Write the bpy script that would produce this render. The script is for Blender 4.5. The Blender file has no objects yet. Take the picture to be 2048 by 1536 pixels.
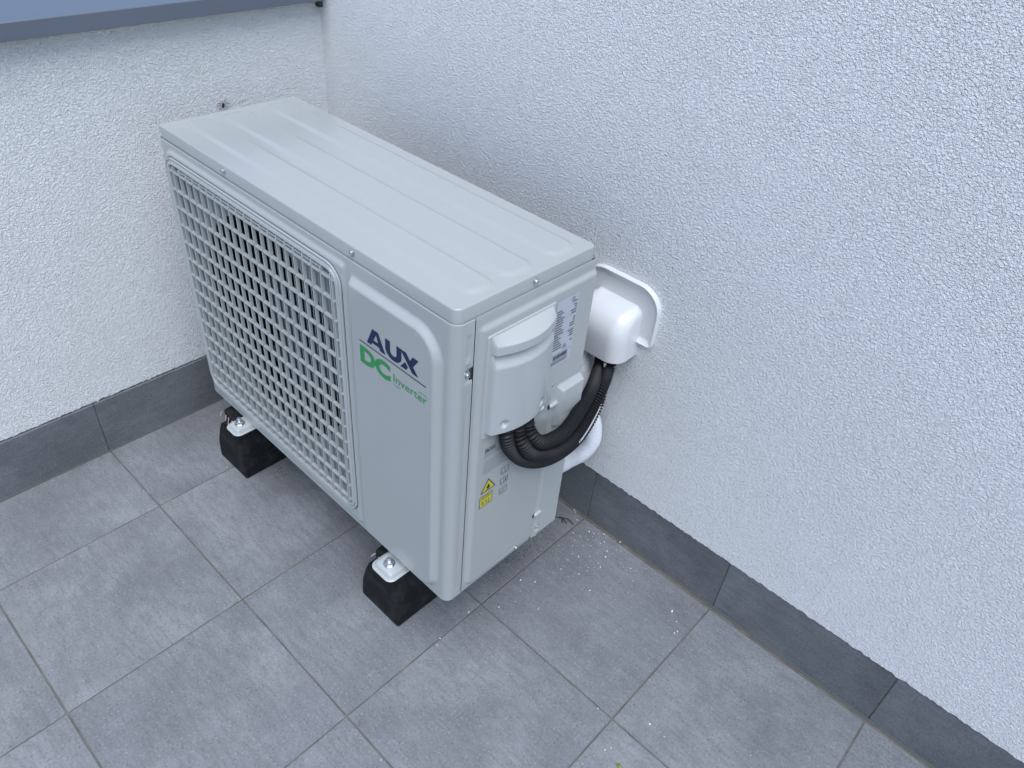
import bpy, bmesh, math, random
from mathutils import Vector, Matrix
C = bpy.context.scene.collection
R = math.radians
random.seed(7)

# ------------------------------------------------------------------ camera, sky, sun, exposure
CAMP = (1.3573, -0.9243, 1.1691); YAW, PIT, ROLL, FPX = 2.2682, -0.6733, 0.0979, 1508.1
cd = bpy.data.cameras.new('camera'); cam = bpy.data.objects.new('camera', cd); C.objects.link(cam)
fw = Vector((math.cos(PIT)*math.cos(YAW), math.cos(PIT)*math.sin(YAW), math.sin(PIT)))
rt = fw.cross(Vector((0, 0, 1))).normalized(); up = rt.cross(fw)
r2 = rt*math.cos(ROLL) + up*math.sin(ROLL); u2 = -rt*math.sin(ROLL) + up*math.cos(ROLL)
m = Matrix((r2, u2, -fw)).transposed().to_4x4(); m.translation = Vector(CAMP)
cam.matrix_world = m
cd.sensor_width = 36; cd.lens = FPX/2048*36; cd.clip_start = .02; cd.clip_end = 500
bpy.context.scene.camera = cam
bpy.context.scene.render.resolution_x = 1024; bpy.context.scene.render.resolution_y = 768

SUN_EL, SUN_AZ = R(66), R(-36)          # azimuth of the sun measured from +x towards +y
w = bpy.data.worlds.new('World'); bpy.context.scene.world = w; w.use_nodes = True
nt = w.node_tree; bg = nt.nodes['Background']
sky = nt.nodes.new('ShaderNodeTexSky'); sky.sky_type = 'NISHITA'; sky.sun_disc = False
sky.sun_elevation = SUN_EL; sky.sun_rotation = R(90) - SUN_AZ; sky.air_density = 1.0; sky.dust_density = 1.0; sky.ozone_density = 2.0
nt.links.new(sky.outputs[0], bg.inputs[0]); bg.inputs[1].default_value = 0.14
sd = bpy.data.lights.new('sun', 'SUN'); sd.energy = 2.2; sd.angle = R(55); sd.color = (.93, .965, 1)
so = bpy.data.objects.new('sun', sd); C.objects.link(so)
so.rotation_euler = Vector((math.cos(SUN_EL)*math.cos(SUN_AZ), math.cos(SUN_EL)*math.sin(SUN_AZ), math.sin(SUN_EL))).to_track_quat('Z', 'Y').to_euler()
vs = bpy.context.scene.view_settings
vs.view_transform = 'Standard'; vs.look = 'None'; vs.exposure = 0.54; vs.gamma = 1

# ------------------------------------------------------------------ helpers
def tag(o, label=None, cat=None, group=None, kind=None):
    if label: o['label'] = label
    if cat: o['category'] = cat
    if group: o['group'] = group
    if kind: o['kind'] = kind
    return o
def empty(name, loc=(0, 0, 0), rz=0):
    o = bpy.data.objects.new(name, None); o.empty_display_size = .05; C.objects.link(o)
    o.location = loc; o.rotation_euler = (0, 0, rz); return o
class MB:
    def __init__(s): s.v = []; s.f = []; s.uv = None; s.smooth = False
    def add(s, vs, fs):
        n = len(s.v); s.v += [tuple(p) for p in vs]; s.f += [tuple(i+n for i in f) for f in fs]; return s
    def box(s, a, b):
        x0, y0, z0 = a; x1, y1, z1 = b
        return s.add([(x0,y0,z0),(x1,y0,z0),(x1,y1,z0),(x0,y1,z0),(x0,y0,z1),(x1,y0,z1),(x1,y1,z1),(x0,y1,z1)],
                     [(0,3,2,1),(4,5,6,7),(0,1,5,4),(1,2,6,5),(2,3,7,6),(3,0,4,7)])
    def prism(s, poly, h0, h1, f):
        """poly: (u,v) list; f(u,v,h)->point"""
        n = len(poly)
        return s.add([f(u, v, h0) for u, v in poly]+[f(u, v, h1) for u, v in poly],
                     [tuple(range(n))[::-1], tuple(range(n, 2*n))]+[(i, (i+1) % n, (i+1) % n+n, i+n) for i in range(n)])
    def loft(s, rings, closed=True, cap0=False, cap1=False):
        n = len(rings[0]); b = len(s.v)
        for r in rings: s.v += [tuple(p) for p in r]
        for k in range(len(rings)-1):
            for i in range(n if closed else n-1):
                j = (i+1) % n
                s.f.append((b+k*n+i, b+k*n+j, b+(k+1)*n+j, b+(k+1)*n+i))
        if cap0: s.f.append(tuple(b+i for i in range(n))[::-1])
        if cap1: s.f.append(tuple(b+(len(rings)-1)*n+i for i in range(n)))
        return s
    def build(s, name, mat, parent=None, smooth=0, bevel=0, label=None):
        me = bpy.data.meshes.new(name); me.from_pydata(s.v, [], s.f); me.update()
        bm = bmesh.new(); bm.from_mesh(me); bmesh.ops.recalc_face_normals(bm, faces=bm.faces)
        bm.to_mesh(me); bm.free()
        if s.uv:
            ul = me.uv_layers.new(name='UVMap')
            for l in me.loops: ul.data[l.index].uv = s.uv[l.vertex_index]
        for mm in (mat if isinstance(mat, (list, tuple)) else [mat]): me.materials.append(mm)
        if smooth:
            for p in me.polygons: p.use_smooth = True
            me.set_sharp_from_angle(angle=R(smooth))
        o = bpy.data.objects.new(name, me); C.objects.link(o)
        if parent: o.parent = parent
        if bevel:
            md = o.modifiers.new('bevel', 'BEVEL'); md.width = bevel; md.segments = 2; md.limit_method = 'ANGLE'; md.angle_limit = R(40)
        if label: o['label'] = label
        return o
def rrect(x0, y0, x1, y1, r, n=6):
    """rounded rectangle outline; r number or 4 radii (bl, br, tr, tl)"""
    rs = r if isinstance(r, (list, tuple)) else [r]*4
    P = []
    for (cx, cy, a0), q in zip(((x0, y0, 180), (x1, y0, 270), (x1, y1, 0), (x0, y1, 90)), rs):
        q = max(q, 1e-5); ox = cx+(q if cx == x0 else -q); oy = cy+(q if cy == y0 else -q)
        for k in range(n+1):
            t = R(a0+90*k/n); P.append((ox+q*math.cos(t), oy+q*math.sin(t)))
    return P
def spline(P, step=.004):
    P = [Vector(p) for p in P]; P = [2*P[0]-P[1]]+P+[2*P[-1]-P[-2]]; out = []
    for i in range(1, len(P)-2):
        a, b, c, d = P[i-1:i+3]; n = max(4, int((c-b).length/ .001))
        for k in range(n):
            t = k/n
            out.append(.5*((2*b)+(c-a)*t+(2*a-5*b+4*c-d)*t*t+(3*b-a-3*c+d)*t**3))
    out.append(P[-2])
    L = [0]
    for i in range(1, len(out)): L.append(L[-1]+(out[i]-out[i-1]).length)
    res = []; n = max(2, int(L[-1]/step)); j = 0
    for k in range(n+1):
        s_ = L[-1]*k/n
        while j < len(L)-2 and L[j+1] < s_: j += 1
        t = (s_-L[j])/max(1e-9, L[j+1]-L[j]); res.append(out[j].lerp(out[j+1], t))
    return res
def tube(mb, pts, rad, n=14, cap=True):
    """rad(i, s) -> radius ; parallel transport"""
    T = [(pts[min(i+1, len(pts)-1)]-pts[max(i-1, 0)]).normalized() for i in range(len(pts))]
    N = T[0].orthogonal().normalized(); rings = []; s_ = 0
    for i, p in enumerate(pts):
        if i: s_ += (p-pts[i-1]).length; N = (N-T[i]*N.dot(T[i])).normalized()
        B = T[i].cross(N); r = rad(i, s_) if callable(rad) else rad
        rings.append([p+(N*math.cos(2*math.pi*k/n)+B*math.sin(2*math.pi*k/n))*(r if not isinstance(r, tuple) else r[k]) for k in range(n)])
    return mb.loft(rings, True, cap, cap)
def sst(e0, e1, x):
    t = min(1, max(0, (x-e0)/(e1-e0))); return t*t*(3-2*t)
def lin(e0, e1, x): return .65*min(1, max(0, (x-e0)/(e1-e0)))+.35*sst(e0, e1, x)
def sdrr(x, y, x0, y0, x1, y1, r):
    """signed distance to a rounded rectangle, r = (bl,br,tr,tl)"""
    cx, cy = (x0+x1)/2, (y0+y1)/2; px, py = x-cx, y-cy
    q = r[(1 if px > 0 else 0) if py < 0 else (2 if px > 0 else 3)] if isinstance(r, (tuple, list)) else r
    dx, dy = abs(px)-(x1-x0)/2+q, abs(py)-(y1-y0)/2+q
    return min(max(dx, dy), 0)+math.hypot(max(dx, 0), max(dy, 0))-q

# ------------------------------------------------------------------ materials
def mat(name, col=(.5, .5, .5), rough=.5, metal=0, spec=.5):
    m_ = bpy.data.materials.new(name); m_.use_nodes = True; b = m_.node_tree.nodes['Principled BSDF']
    b.inputs['Base Color'].default_value = (*col, 1); b.inputs['Roughness'].default_value = rough
    b.inputs['Metallic'].default_value = metal; b.inputs['Specular IOR Level'].default_value = spec
    return m_, m_.node_tree, b
def N(nt, t, **kw):
    n = nt.nodes.new('ShaderNode'+t)
    for k, v in kw.items():
        if k in n.inputs: n.inputs[k].default_value = v
        else: setattr(n, k, v)
    return n
def coords(nt, kind='Object', scale=(1, 1, 1), loc=(0, 0, 0), rot=(0, 0, 0)):
    tc = N(nt, 'TexCoord'); mp = N(nt, 'Mapping'); mp.inputs['Scale'].default_value = scale; mp.inputs['Location'].default_value = loc; mp.inputs['Rotation'].default_value = rot
    nt.links.new(tc.outputs[kind], mp.inputs[0]); return mp.outputs[0]
def noise(nt, vec, scale, detail=4, rough=.5, dist=0):
    n = N(nt, 'TexNoise'); n.inputs['Scale'].default_value = scale; n.inputs['Detail'].default_value = detail
    n.inputs['Roughness'].default_value = rough; n.inputs['Distortion'].default_value = dist
    if vec is not None: nt.links.new(vec, n.inputs['Vector'])
    return n.outputs['Fac']
def ramp(nt, fac, stops):
    r = N(nt, 'ValToRGB'); e = r.color_ramp.elements
    while len(e) < len(stops): e.new(.5)
    for q, (p, c) in zip(e, stops): q.position = p; q.color = (*c, 1) if isinstance(c, (tuple, list)) else (c, c, c, 1)
    nt.links.new(fac, r.inputs[0]); return r.outputs[0]
def mixc(nt, fac, a, b, mode='MIX'):
    x = N(nt, 'Mix', data_type='RGBA', blend_type=mode)
    for sock, val in ((x.inputs[0], fac), (x.inputs[6], a), (x.inputs[7], b)):
        if isinstance(val, (int, float)): sock.default_value = val
        elif isinstance(val, tuple): sock.default_value = (*val, 1)
        else: nt.links.new(val, sock)
    return x.outputs[2]
def math_(nt, op, a, b=0.0):
    x = N(nt, 'Math', operation=op)
    for sock, val in ((x.inputs[0], a), (x.inputs[1], b)):
        if isinstance(val, (int, float)): sock.default_value = val
        else: nt.links.new(val, sock)
    return x.outputs[0]
def bump(nt, b, h, strength, dist, prev=None):
    n = N(nt, 'Bump'); n.inputs['Strength'].default_value = strength; n.inputs['Distance'].default_value = dist
    nt.links.new(h, n.inputs['Height'])
    if prev is not None: nt.links.new(prev, n.inputs['Normal'])
    if b: nt.links.new(n.outputs[0], b.inputs['Normal'])
    return n.outputs[0]

M = {}
def plaster(name, seed):
    m_, t, b = mat(name, (.8, .8, .8), .85, spec=.25)
    v = coords(t, 'Object', (1, 1, 1.25), loc=(seed, 0, 0))
    wv = noise(t, v, 9, 2, .5)
    n1 = noise(t, v, 262, 2.2, .55, .9)
    n2 = noise(t, v, 560, 2, .5, .4)
    rid = math_(t, 'ABSOLUTE', math_(t, 'SUBTRACT', n1, .5))
    h = math_(t, 'ADD', math_(t, 'MULTIPLY', n1, 1.0), math_(t, 'MULTIPLY', rid, -.15))
    h = math_(t, 'ADD', h, math_(t, 'MULTIPLY', n2, .22))
    bump(t, b, h, 1.0, .0056)
    big = noise(t, v, 2.2, 3, .6)
    c = mixc(t, ramp(t, big, [(.35, 0.0), (.7, 1.0)]), (.85, .855, .85), (.885, .885, .885))
    low = noise(t, v, 14, 5, .65, .8)
    c = mixc(t, math_(t, 'MULTIPLY', ramp(t, low, [(.5, 0.0), (.8, 1.0)]), .2), c, (.70, .70, .67))
    c = mixc(t, math_(t, 'MULTIPLY', ramp(t, n1, [(.3, 1.0), (.46, 0.0)]), .12), c, (.55, .55, .53))
    t.links.new(c, b.inputs['Base Color']); return m_
M['plaster'] = plaster('white_render', 0); M['plaster2'] = plaster('white_render_parapet', 5)

def tile(name, k=1.0, rough=.5):
    m_, t, b = mat(name, (.2, .2, .2), rough, spec=.45)
    uv = coords(t, 'UV'); 
    cl = noise(t, uv, 5.5, 6, .62, .35)
    uvs = coords(t, 'UV', (7, 38, 1), rot=(0, 0, .35))
    st = noise(t, uvs, 3.0, 7, .68, .5)
    fine = noise(t, uv, 260, 3, .7)
    mid = noise(t, uv, 45, 5, .72, .3)
    base = mixc(t, ramp(t, cl, [(.32, 0.0), (.66, 1.0)]), (.152*k, .158*k, .168*k), (.248*k, .256*k, .268*k))
    base = mixc(t, math_(t, 'MULTIPLY', ramp(t, st, [(.38, 1.0), (.55, 0.0)]), .34), base, (.10*k, .105*k, .118*k))
    pt = noise(t, uv, 3.2, 4, .55, .6)
    base = mixc(t, math_(t, 'MULTIPLY', ramp(t, pt, [(.50, 0.0), (.512, 1.0)]), .30), base, (.17*k, .178*k, .195*k))
    base = mixc(t, math_(t, 'MULTIPLY', ramp(t, mid, [(.38, 1.0), (.5, 0.0)]), .22), base, (.12*k, .122*k, .13*k))
    base = mixc(t, math_(t, 'MULTIPLY', ramp(t, mid, [(.55, 0.0), (.7, 1.0)]), .20), base, (.33*k, .33*k, .335*k))
    base = mixc(t, math_(t, 'MULTIPLY', ramp(t, fine, [(.3, 1.0), (.44, 0.0)]), .8), base, (.07*k, .072*k, .078*k))
    base = mixc(t, math_(t, 'MULTIPLY', ramp(t, fine, [(.58, 0.0), (.72, 1.0)]), .7), base, (.38*k, .38*k, .39*k))
    # pale veins along the zero line of a broad noise
    vn = noise(t, uv, 3.1, 2.5, .5, .2)
    vein = math_(t, 'ABSOLUTE', math_(t, 'SUBTRACT', vn, .47))
    msk = ramp(t, noise(t, uv, 2.3, 1, .5), [(.56, 0.0), (.64, 1.0)])
    vf = math_(t, 'MULTIPLY', ramp(t, vein, [(.0, 1.0), (.0045, 0.0)]), msk)
    base = mixc(t, math_(t, 'MULTIPLY', vf, .0), base, (.5*k, .5*k, .51*k))
    t.links.new(base, b.inputs['Base Color'])
    t.links.new(ramp(t, cl, [(.3, rough-.06), (.7, rough+.1)]), b.inputs['Roughness'])
    bump(t, b, math_(t, 'ADD', math_(t, 'MULTIPLY', fine, .5), mid), .35, .0012)
    return m_
M['tile'] = tile('grey_stone_tile'); M['skirt'] = tile('grey_stone_skirting', .76, .55)
m_, t, b = mat('grout', (.2, .185, .16), .9)
g = noise(t, coords(t, 'Object'), 30, 5, .6)
t.links.new(ramp(t, g, [(.3, (.095, .09, .082)), (.7, (.17, .16, .14))]), b.inputs['Base Color']); M['grout'] = m_; M['bead'] = mat('olive_sealant', (.075, .078, .07), .7)[0]

def paint(name, col, rough=.32, dirt=.25, spec=.5):
    m_, t, b = mat(name, col, rough, spec=spec)
    v = coords(t, 'Object')
    n = noise(t, v, 5, 1.5, .5, .2); f = noise(t, v, 900, 2, .5)
    dk = tuple(c*.84 for c in col)
    c = mixc(t, math_(t, 'MULTIPLY', n, dirt), col, dk)
    st_ = noise(t, v, 38, 3, .6)
    c = mixc(t, math_(t, 'MULTIPLY', st_, dirt*.8), c, dk)
    b.inputs['Coat Weight'].default_value = .35; b.inputs['Coat Roughness'].default_value = .12
    t.links.new(c, b.inputs['Base Color'])
    bump(t, b, f, .05, .0003)
    return m_
M['case'] = paint('cream_grey_powder_coat', (.410, .428, .415), .20)
M['grille'] = paint('cream_grey_plastic', (.43, .455, .445), .38, .35)
M['cover'] = paint('grey_white_plastic_cover', (.44, .465, .458), .34)
M['white'] = paint('white_plastic', (.72, .72, .72), .3, .12)
M['shroud'] = paint('shaded_case_paint', (.20, .22, .22), .5)  # case colour darkened to paint in the shade behind the grille
M['coping'] = paint('blue_grey_painted_sheet', (.115, .135, .17), .38, .3)
m_, t, b = mat('black_rubber', (.008, .009, .010), .7, spec=.25)
rn_ = noise(t, coords(t, 'Object'), 40, 5, .65, .5)
t.links.new(ramp(t, rn_, [(.45, (.007, .008, .009)), (.75, (.030, .030, .031))]), b.inputs['Base Color']); bump(t, b, rn_, .5, .0015); M['rubber'] = m_
M['conduit'] = mat('black_conduit_plastic', (.009, .009, .011), .55, spec=.4)[0]
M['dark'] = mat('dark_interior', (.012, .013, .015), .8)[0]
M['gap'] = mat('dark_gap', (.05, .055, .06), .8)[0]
M['fan'] = mat('navy_fan_plastic', (.008, .014, .035), .35)[0]
m_, t, b = mat('zinc_plated_steel', (.62, .64, .66), .3, 1)
t.links.new(ramp(t, noise(t, coords(t, 'Object'), 60, 3), [(.3, .22), (.7, .42)]), b.inputs['Roughness']); M['zinc'] = m_
m_, t, b = mat('white_pipe_wrap', (.82, .84, .88), .7)
wv = N(t, 'TexWave', wave_type='BANDS', bands_direction='Z'); wv.inputs['Scale'].default_value = 90; wv.inputs['Distortion'].default_value = 2.5; wv.inputs['Detail'].default_value = 3
t.links.new(coords(t, 'Object'), wv.inputs['Vector'])
bump(t, b, wv.outputs['Fac'], .5, .0012, bump(t, None, noise(t, coords(t, 'Object'), 90, 4, .6, .8), .4, .002)); M['wrap'] = m_
M['navy'] = mat('navy_print', (.006, .015, .065), .5)[0]
M['green'] = mat('green_print', (.03, .27, .07), .4)[0]
M['blackprint'] = mat('black_print', (.012, .012, .016), .5)[0]
M['greyprint'] = mat('grey_print', (.09, .10, .13), .5)[0]
M['yellow'] = mat('yellow_print', (.58, .50, .04), .45)[0]
M['silver'] = mat('silver_label', (.46, .475, .52), .4, 0)[0]
M['cream'] = mat('cream_crumb', (.82, .80, .74), .8)[0]
M['soil'] = mat('dark_crumb', (.02, .018, .015), .9)[0]
M['leaf'] = mat('green_leaf', (.16, .20, .05), .6)[0]
M['foam'] = mat('torn_pink_foam', (.50, .42, .40), .9)[0]
M['spider'] = mat('spider_brown', (.02, .013, .01), .6)[0]

# ------------------------------------------------------------------ floor
XB, Y1, SX, SY, GY = .8183, -.307, .300, .2996, .0033
def grid_pt(i, j):
    x = i*SX; y = -j*SY; c, s = math.cos(GY), math.sin(GY)
    return XB+x*c-y*s, Y1+x*s+y*c
def tile_patch(mb, uvs, mi, P, z, gap, bev, f=None):
    """P four corner xy of the cell"""
    cx = sum(p[0] for p in P)/4; cy = sum(p[1] for p in P)/4
    def ins(p, d):
        return (p[0]+math.copysign(d, cx-p[0]), p[1]+math.copysign(d, cy-p[1]))
    ou, ov = random.uniform(-40, 40), random.uniform(-40, 40); fl = random.choice((1, -1)); fm = random.choice((1, -1))
    rings = [[ins(p, gap)+(z-.004,) for p in P], [ins(p, gap)+(z-bev,) for p in P], [ins(p, gap+bev)+(z,) for p in P]]
    b = len(mb.v)
    for r in rings:
        for p in r:
            mb.v.append(p); uvs.append((p[0]*fl+ou, p[1]*fm+ov))
    for k in (0, 1):
        for i in range(4): mb.f.append((b+k*4+i, b+k*4+(i+1) % 4, b+(k+1)*4+(i+1) % 4, b+(k+1)*4+i)); mi.append(0)
    mb.f.append((b+8, b+9, b+10, b+11)); mi.append(0)
fl = MB(); uvs = []; mi = []
for i in range(-4, 24):
    for j in range(-2, 24):
        P = [grid_pt(i, j+1), grid_pt(i+1, j+1), grid_pt(i+1, j), grid_pt(i, j)]
        P = [(max(.003, min(8, x)), min(-.001, y)) for x, y in P]
        if abs(P[0][0]-P[1][0]) < .02 or abs(P[0][1]-P[3][1]) < .02: continue
        tile_patch(fl, uvs, mi, P, 0, .0014, .0007)
nb = len(fl.v)
fl.v += [(-.02, -7.5, -.0012), (8, -7.5, -.0012), (8, .05, -.0012), (-.02, .05, -.0012)]; uvs += [(0, 0)]*4
fl.f.append((nb, nb+1, nb+2, nb+3)); mi.append(1)
fl.uv = uvs
floor = fl.build('floor', [M['tile'], M['grout']]); 
for p, k in zip(floor.data.polygons, mi): p.material_index = k
tag(floor, 'grey stone tile terrace floor with thin beige grout', kind='structure')
gr = MB().add([(-300, -300, -3), (300, -300, -3), (300, 300, -3), (-300, 300, -3)], [(0, 1, 2, 3)]).build('ground', mat('far_ground', (.09, .11, .06), .9)[0])
tag(gr, kind='structure')

# ------------------------------------------------------------------ walls
HS = .1285
def wall_sheet(mb, L0, L1, z0, z1, f, jag=True):
    n = int((L1-L0)/.004); top = []; bot = []; lip = []; back = []
    for k in range(n+1):
        s_ = L0+(L1-L0)*k/n
        q = (.6*math.sin(s_*410+2*math.sin(s_*77))+.5*math.sin(s_*171+1.3)+random.uniform(-.7, .7))*(.0012 if jag else 0)
        if jag and random.random() < .03: q += random.uniform(-.003, .002)
        bot.append(f(s_, z0+q, 0)); lip.append(f(s_, z0+q-.0004, .0025)); back.append(f(s_, z0+q+.001, .01)); top.append(f(s_, z1, 0))
    mb.loft([back, lip, bot, top], closed=False)
house = tag(empty('house_wall', (0, 0, 0)), 'tall white rendered house wall behind the outdoor unit, with grey tile skirting', 'wall')
mb = MB(); wall_sheet(mb, 0.0, 7, HS+.0025, 3.0, lambda s_, z, d: (s_, d-.0005, z)); mb.box((-.35, .010, -.3), (7.2, .35, 3.0)); mb.build('render_coat', M['plaster'], house)
par = tag(empty('parapet_wall', (0, 0, 0)), 'low white rendered parapet wall with blue grey metal coping, beside the grille end of the unit', 'wall')
XL = .006
mb = MB(); wall_sheet(mb, -6, -.0005, HS+.0035, .8145, lambda s_, z, d: (XL-d-.0190*min(0, s_)*0, s_, z)); mb.box((-.24, -6, -.3), (XL-.012, -.001, .806)); mb.build('render_coat', M['plaster2'], par)
def skirting(parent, segs, f, zt):
    mb = MB(); uvs = []; mi = []
    for s0, s1 in segs:
        ou, ov = random.uniform(-40, 40), random.uniform(-40, 40); b = len(mb.v)
        for (d, ins_) in ((-.006, .001), (.0008, .001), (0, .0018)):
            for s_, z in ((s0+ins_, .001+ins_*.3), (s1-ins_, .001+ins_*.3), (s1-ins_, zt-ins_), (s0+ins_, zt-ins_)):
                mb.v.append(f(s_, z, d if d != .0008 else -.0008)); uvs.append((s_+ou, z+ov))
        for k in (0, 1):
            for i in range(4): mb.f.append((b+k*4+i, b+k*4+(i+1) % 4, b+(k+1)*4+(i+1) % 4, b+(k+1)*4+i)); mi.append(0)
        mb.f.append((b+8, b+9, b+10, b+11)); mi.append(0)
    S0, S1 = segs[0][0], segs[-1][1]; b = len(mb.v)
    for s_, z in ((S0, 0), (S1, 0), (S1, zt-.002), (S0, zt-.002)): mb.v.append(f(s_, z, -.0022)); uvs.append((0, 0))
    mb.f.append((b, b+1, b+2, b+3)); mi.append(1)
    mb.uv = uvs
    o = mb.build('tile_skirting', [M['skirt'], M['grout']], parent)
    for p, k in zip(o.data.polygons, mi): p.material_index = k
    return o
xs = [.004]+[XB+SX*k+.0006*k for k in range(-2, 20)]; xs = [x for x in xs if x >= .004]
skirting(house, list(zip(xs[:-1], xs[1:])), lambda s_, z, d: (s_, .0012-d, z), HS)
ys = [Y1-SY*k for k in range(18, -1, -1)]+[-.003]
ys = [y-.004 for y in ys[:-1]]+[-.003]
skirting(par, list(zip(ys[:-1], ys[1:])), lambda s_, z, d: (XL+.0035+d, s_, z), HS+.0015)
# sealant bead where the skirting meets the floor
mb = MB(); mb.add([(.004, .0015, .0022), (7, .0015, .0022), (7, -.0012, .0004), (.004, -.0012, .0004)], [(0, 1, 2, 3)]); mb.build('sealant_bead', M['bead'], house)
mb = MB(); mb.add([(XL+.003, -6, .0035), (XL+.003, -.003, .0035), (XL+.0058, -.003, .0004), (XL+.0058, -6, .0004)], [(0, 1, 2, 3)]); mb.build('sealant_bead', M['bead'], par)
# coping: folded sheet with a drip fascia
XF = XL+.030
prof = [(XF-.010, .8165), (XF-.0015, .8150), (XF, .8162), (XF, .8400), (XF-.0012, .8415), (-.13, .852), (-.27, .838), (-.27, .815)]
mb = MB(); mb.loft([[(x, y, z) for x, z in prof] for y in (-6, -.010)], closed=False)
cp = mb.build('coping', M['coping'], par)
# block painted dark to stand for the gap between coping and house wall
MB().box((-.24, -.0105, .80), (XL+.012, -.002, .83)).build('joint_gap_block', M['gap'], par)

# ------------------------------------------------------------------ outdoor unit
W_, D_, H_, LH = .7046, .2573, .5456, .0196
UX, UY, UZ, UYAW = .1471, -.4232, .1534, -.0069
unit = tag(empty('outdoor_unit', (UX, UY, UZ), UYAW), 'cream grey air conditioner outdoor unit with front fan grille and logo, on two rubber blocks', 'air conditioner')
HB = H_-LH                                   # body height
RC, RL = .014, .008
HR, HB2 = .0042, .0090                         # platform height, door panel height
GA0, GC0, GA1, GC1, GR = .018, .033, .4895, .5065, .030   # grille frame outline
# ---- front panel (height field wrapped round both vertical edges)
def hfront(a, c):
    A = HR*lin(.000, .0062, -sdrr(a, c, .010, .012, .497, .5165, (.02, .008, .008, .034)))*(1-sst(.4905, .498, a) if c < .50 else 1-sst(.4905, .500, a))
    B = HB2*lin(.000, .0088, -sdrr(a, c, .502, .0095, .6835, .5045, (.020, .034, .046, .010)))
    return max(A, B)
path = []                                    # (x, y, nx, ny, a)
for k in range(6): path.append((0, .247-.04*k, -1, 0, None))
for k in range(0, 7): t_ = R(90*k/6); path.append((RL-RL*math.cos(t_), RL-RL*math.sin(t_), -math.cos(t_), -math.sin(t_), None))
na = 345
for k in range(1, na): a = RL+(W_-RC-RL)*k/na; path.append((a, 0, 0, -1, a))
for k in range(0, 11): t_ = R(90*k/10); path.append((W_-RC+RC*math.sin(t_), RC-RC*math.cos(t_), math.sin(t_), -math.cos(t_), None))
for k in range(1, 9): path.append((W_, RC+(.0300-RC)*k/8, 1, 0, 'side%d' % k))
cs = [0, .0008]+[.0030+(HB-.006)*k/262 for k in range(263)]+[HB-.0015, HB-.0007, HB-.0003, HB-.00031, HB-.0045]; ce = {0: -.0015, HB-.0007: -.0003, HB-.0003: -.0006, HB-.00031: -.0011, HB-.0045: -.0012}
mb = MB(); nc = len(cs)
for (x, y, nx, ny, a) in path:
    for c in cs:
        h = hfront(a, c) if isinstance(a, float) else 0
        if isinstance(a, str):               # pressed marks and the screw notch in the return flange
            h = 0; k = int(a[4:])
            yb = y
            h -= .0016*math.exp(-((y-.0215)/.0022)**2)*(sst(.470, .476, c)-sst(.503, .507, c))*.7
            h += .0014*math.exp(-((y-.0205)/.003)**2-((c-.4655)/.003)**2)
            h -= .0022*(sst(.432, .438, c)-sst(.452, .457, c))*sst(.0165, .0205, y)
            h -= .0010*math.exp(-((y-.0215)/.002)**2)*(sst(.06, .08, c)-sst(.418, .421, c))*.5
            h += .0013*math.exp(-((y-.0235)/.0025)**2-((c-.0165)/.003)**2)
        e = ce.get(c, 0)
        mb.v.append((x+nx*(h+e), y+ny*(h+e), c))
hole = (GA0+.004, GC0+.004, GA1-.004, GC1-.004)
for i in range(len(path)-1):
    a = (path[i][0]+path[i+1][0])/2
    for j in range(nc-1):
        c = (cs[j]+cs[j+1])/2
        if isinstance(path[i][4], float) and sdrr(a, c, *hole, GR-.004) < -.001: continue
        if isinstance(path[i+1][4], str) and path[i+1][1] > .0262 and .4365 < c < .4535: continue
        b = i*nc+j; mb.f.append((b, b+nc, b+nc+1, b+1))
mb.build('front_panel', M['case'], unit, smooth=50)
# ---- grille
gri = empty('grille'); gri.parent = unit; C.objects.unlink(gri); bpy.data.objects.remove(gri)
def ringpts(d, h):
    return [(a, -h, c) for a, c in rrect(GA0+d, GC0+d, GA1-d, GC1-d, max(.004, GR-d), 8)]
mb = MB()
mb.loft([ringpts(d, h) for d, h in ((0, HR-.001), (0, HR+.0022), (.0006, HR+.0028), (.0022, HR+.0028), (.0030, HR+.0012), (.0052, HR+.0012), (.0062, HR+.0034), (.0098, HR+.0040), (.0112, HR+.0030), (.0118, -.004), (.0118, -.012))])
FB = -.0085                                  # front plane of bars (negative b = proud)
GI = (GA0+.0116, GC0+.0116, GA1-.0116, GC1-.0116)
fin_a = [.3210+.0211*k for k in range(-13, 8)]
def arcpts(u0, u1, n=6, r=.007):
    """polyline in (u, b) from the frame round to the front plane at both ends"""
    P = [(u0, -.0036)]
    for k in range(n+1): t_ = R(90*k/n); P.append((u0+r-r*math.cos(t_), -.0045+(FB+.0045)*math.sin(t_)))
    for k in range(n, -1, -1): t_ = R(90*k/n); P.append((u1-r+r*math.cos(t_), -.0045+(FB+.0045)*math.sin(t_)))
    P.append((u1, -.0036)); return P
cb = MB(); cf = MB()
bars = [.4836-.0325*k for k in range(14)]
for c in bars:
    e = GR-.0116; x0, x1 = GI[0]-.001, GI[2]+.001
    dc = max(0, c-(GI[3]-e)); 
    if dc > 0: q = e-math.sqrt(max(0, e*e-dc*dc)); x0 += q; x1 -= q
    P = arcpts(x0, x1); poly = P+[(x1, -.0030), (x0, -.0030)]
    mb.prism(poly, c-.0013, c+.0013, lambda u, b, h: (u, b, h))
def finz(a):
    e = GR-.0116; z0, z1 = GI[1]-.001, GI[3]+.001
    da = max(0, a-(GI[2]-e), (GI[0]+e)-a)
    if da > 0: q = e-math.sqrt(max(0, e*e-da*da)); z0 += q; z1 -= q
    return z0, z1
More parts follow.
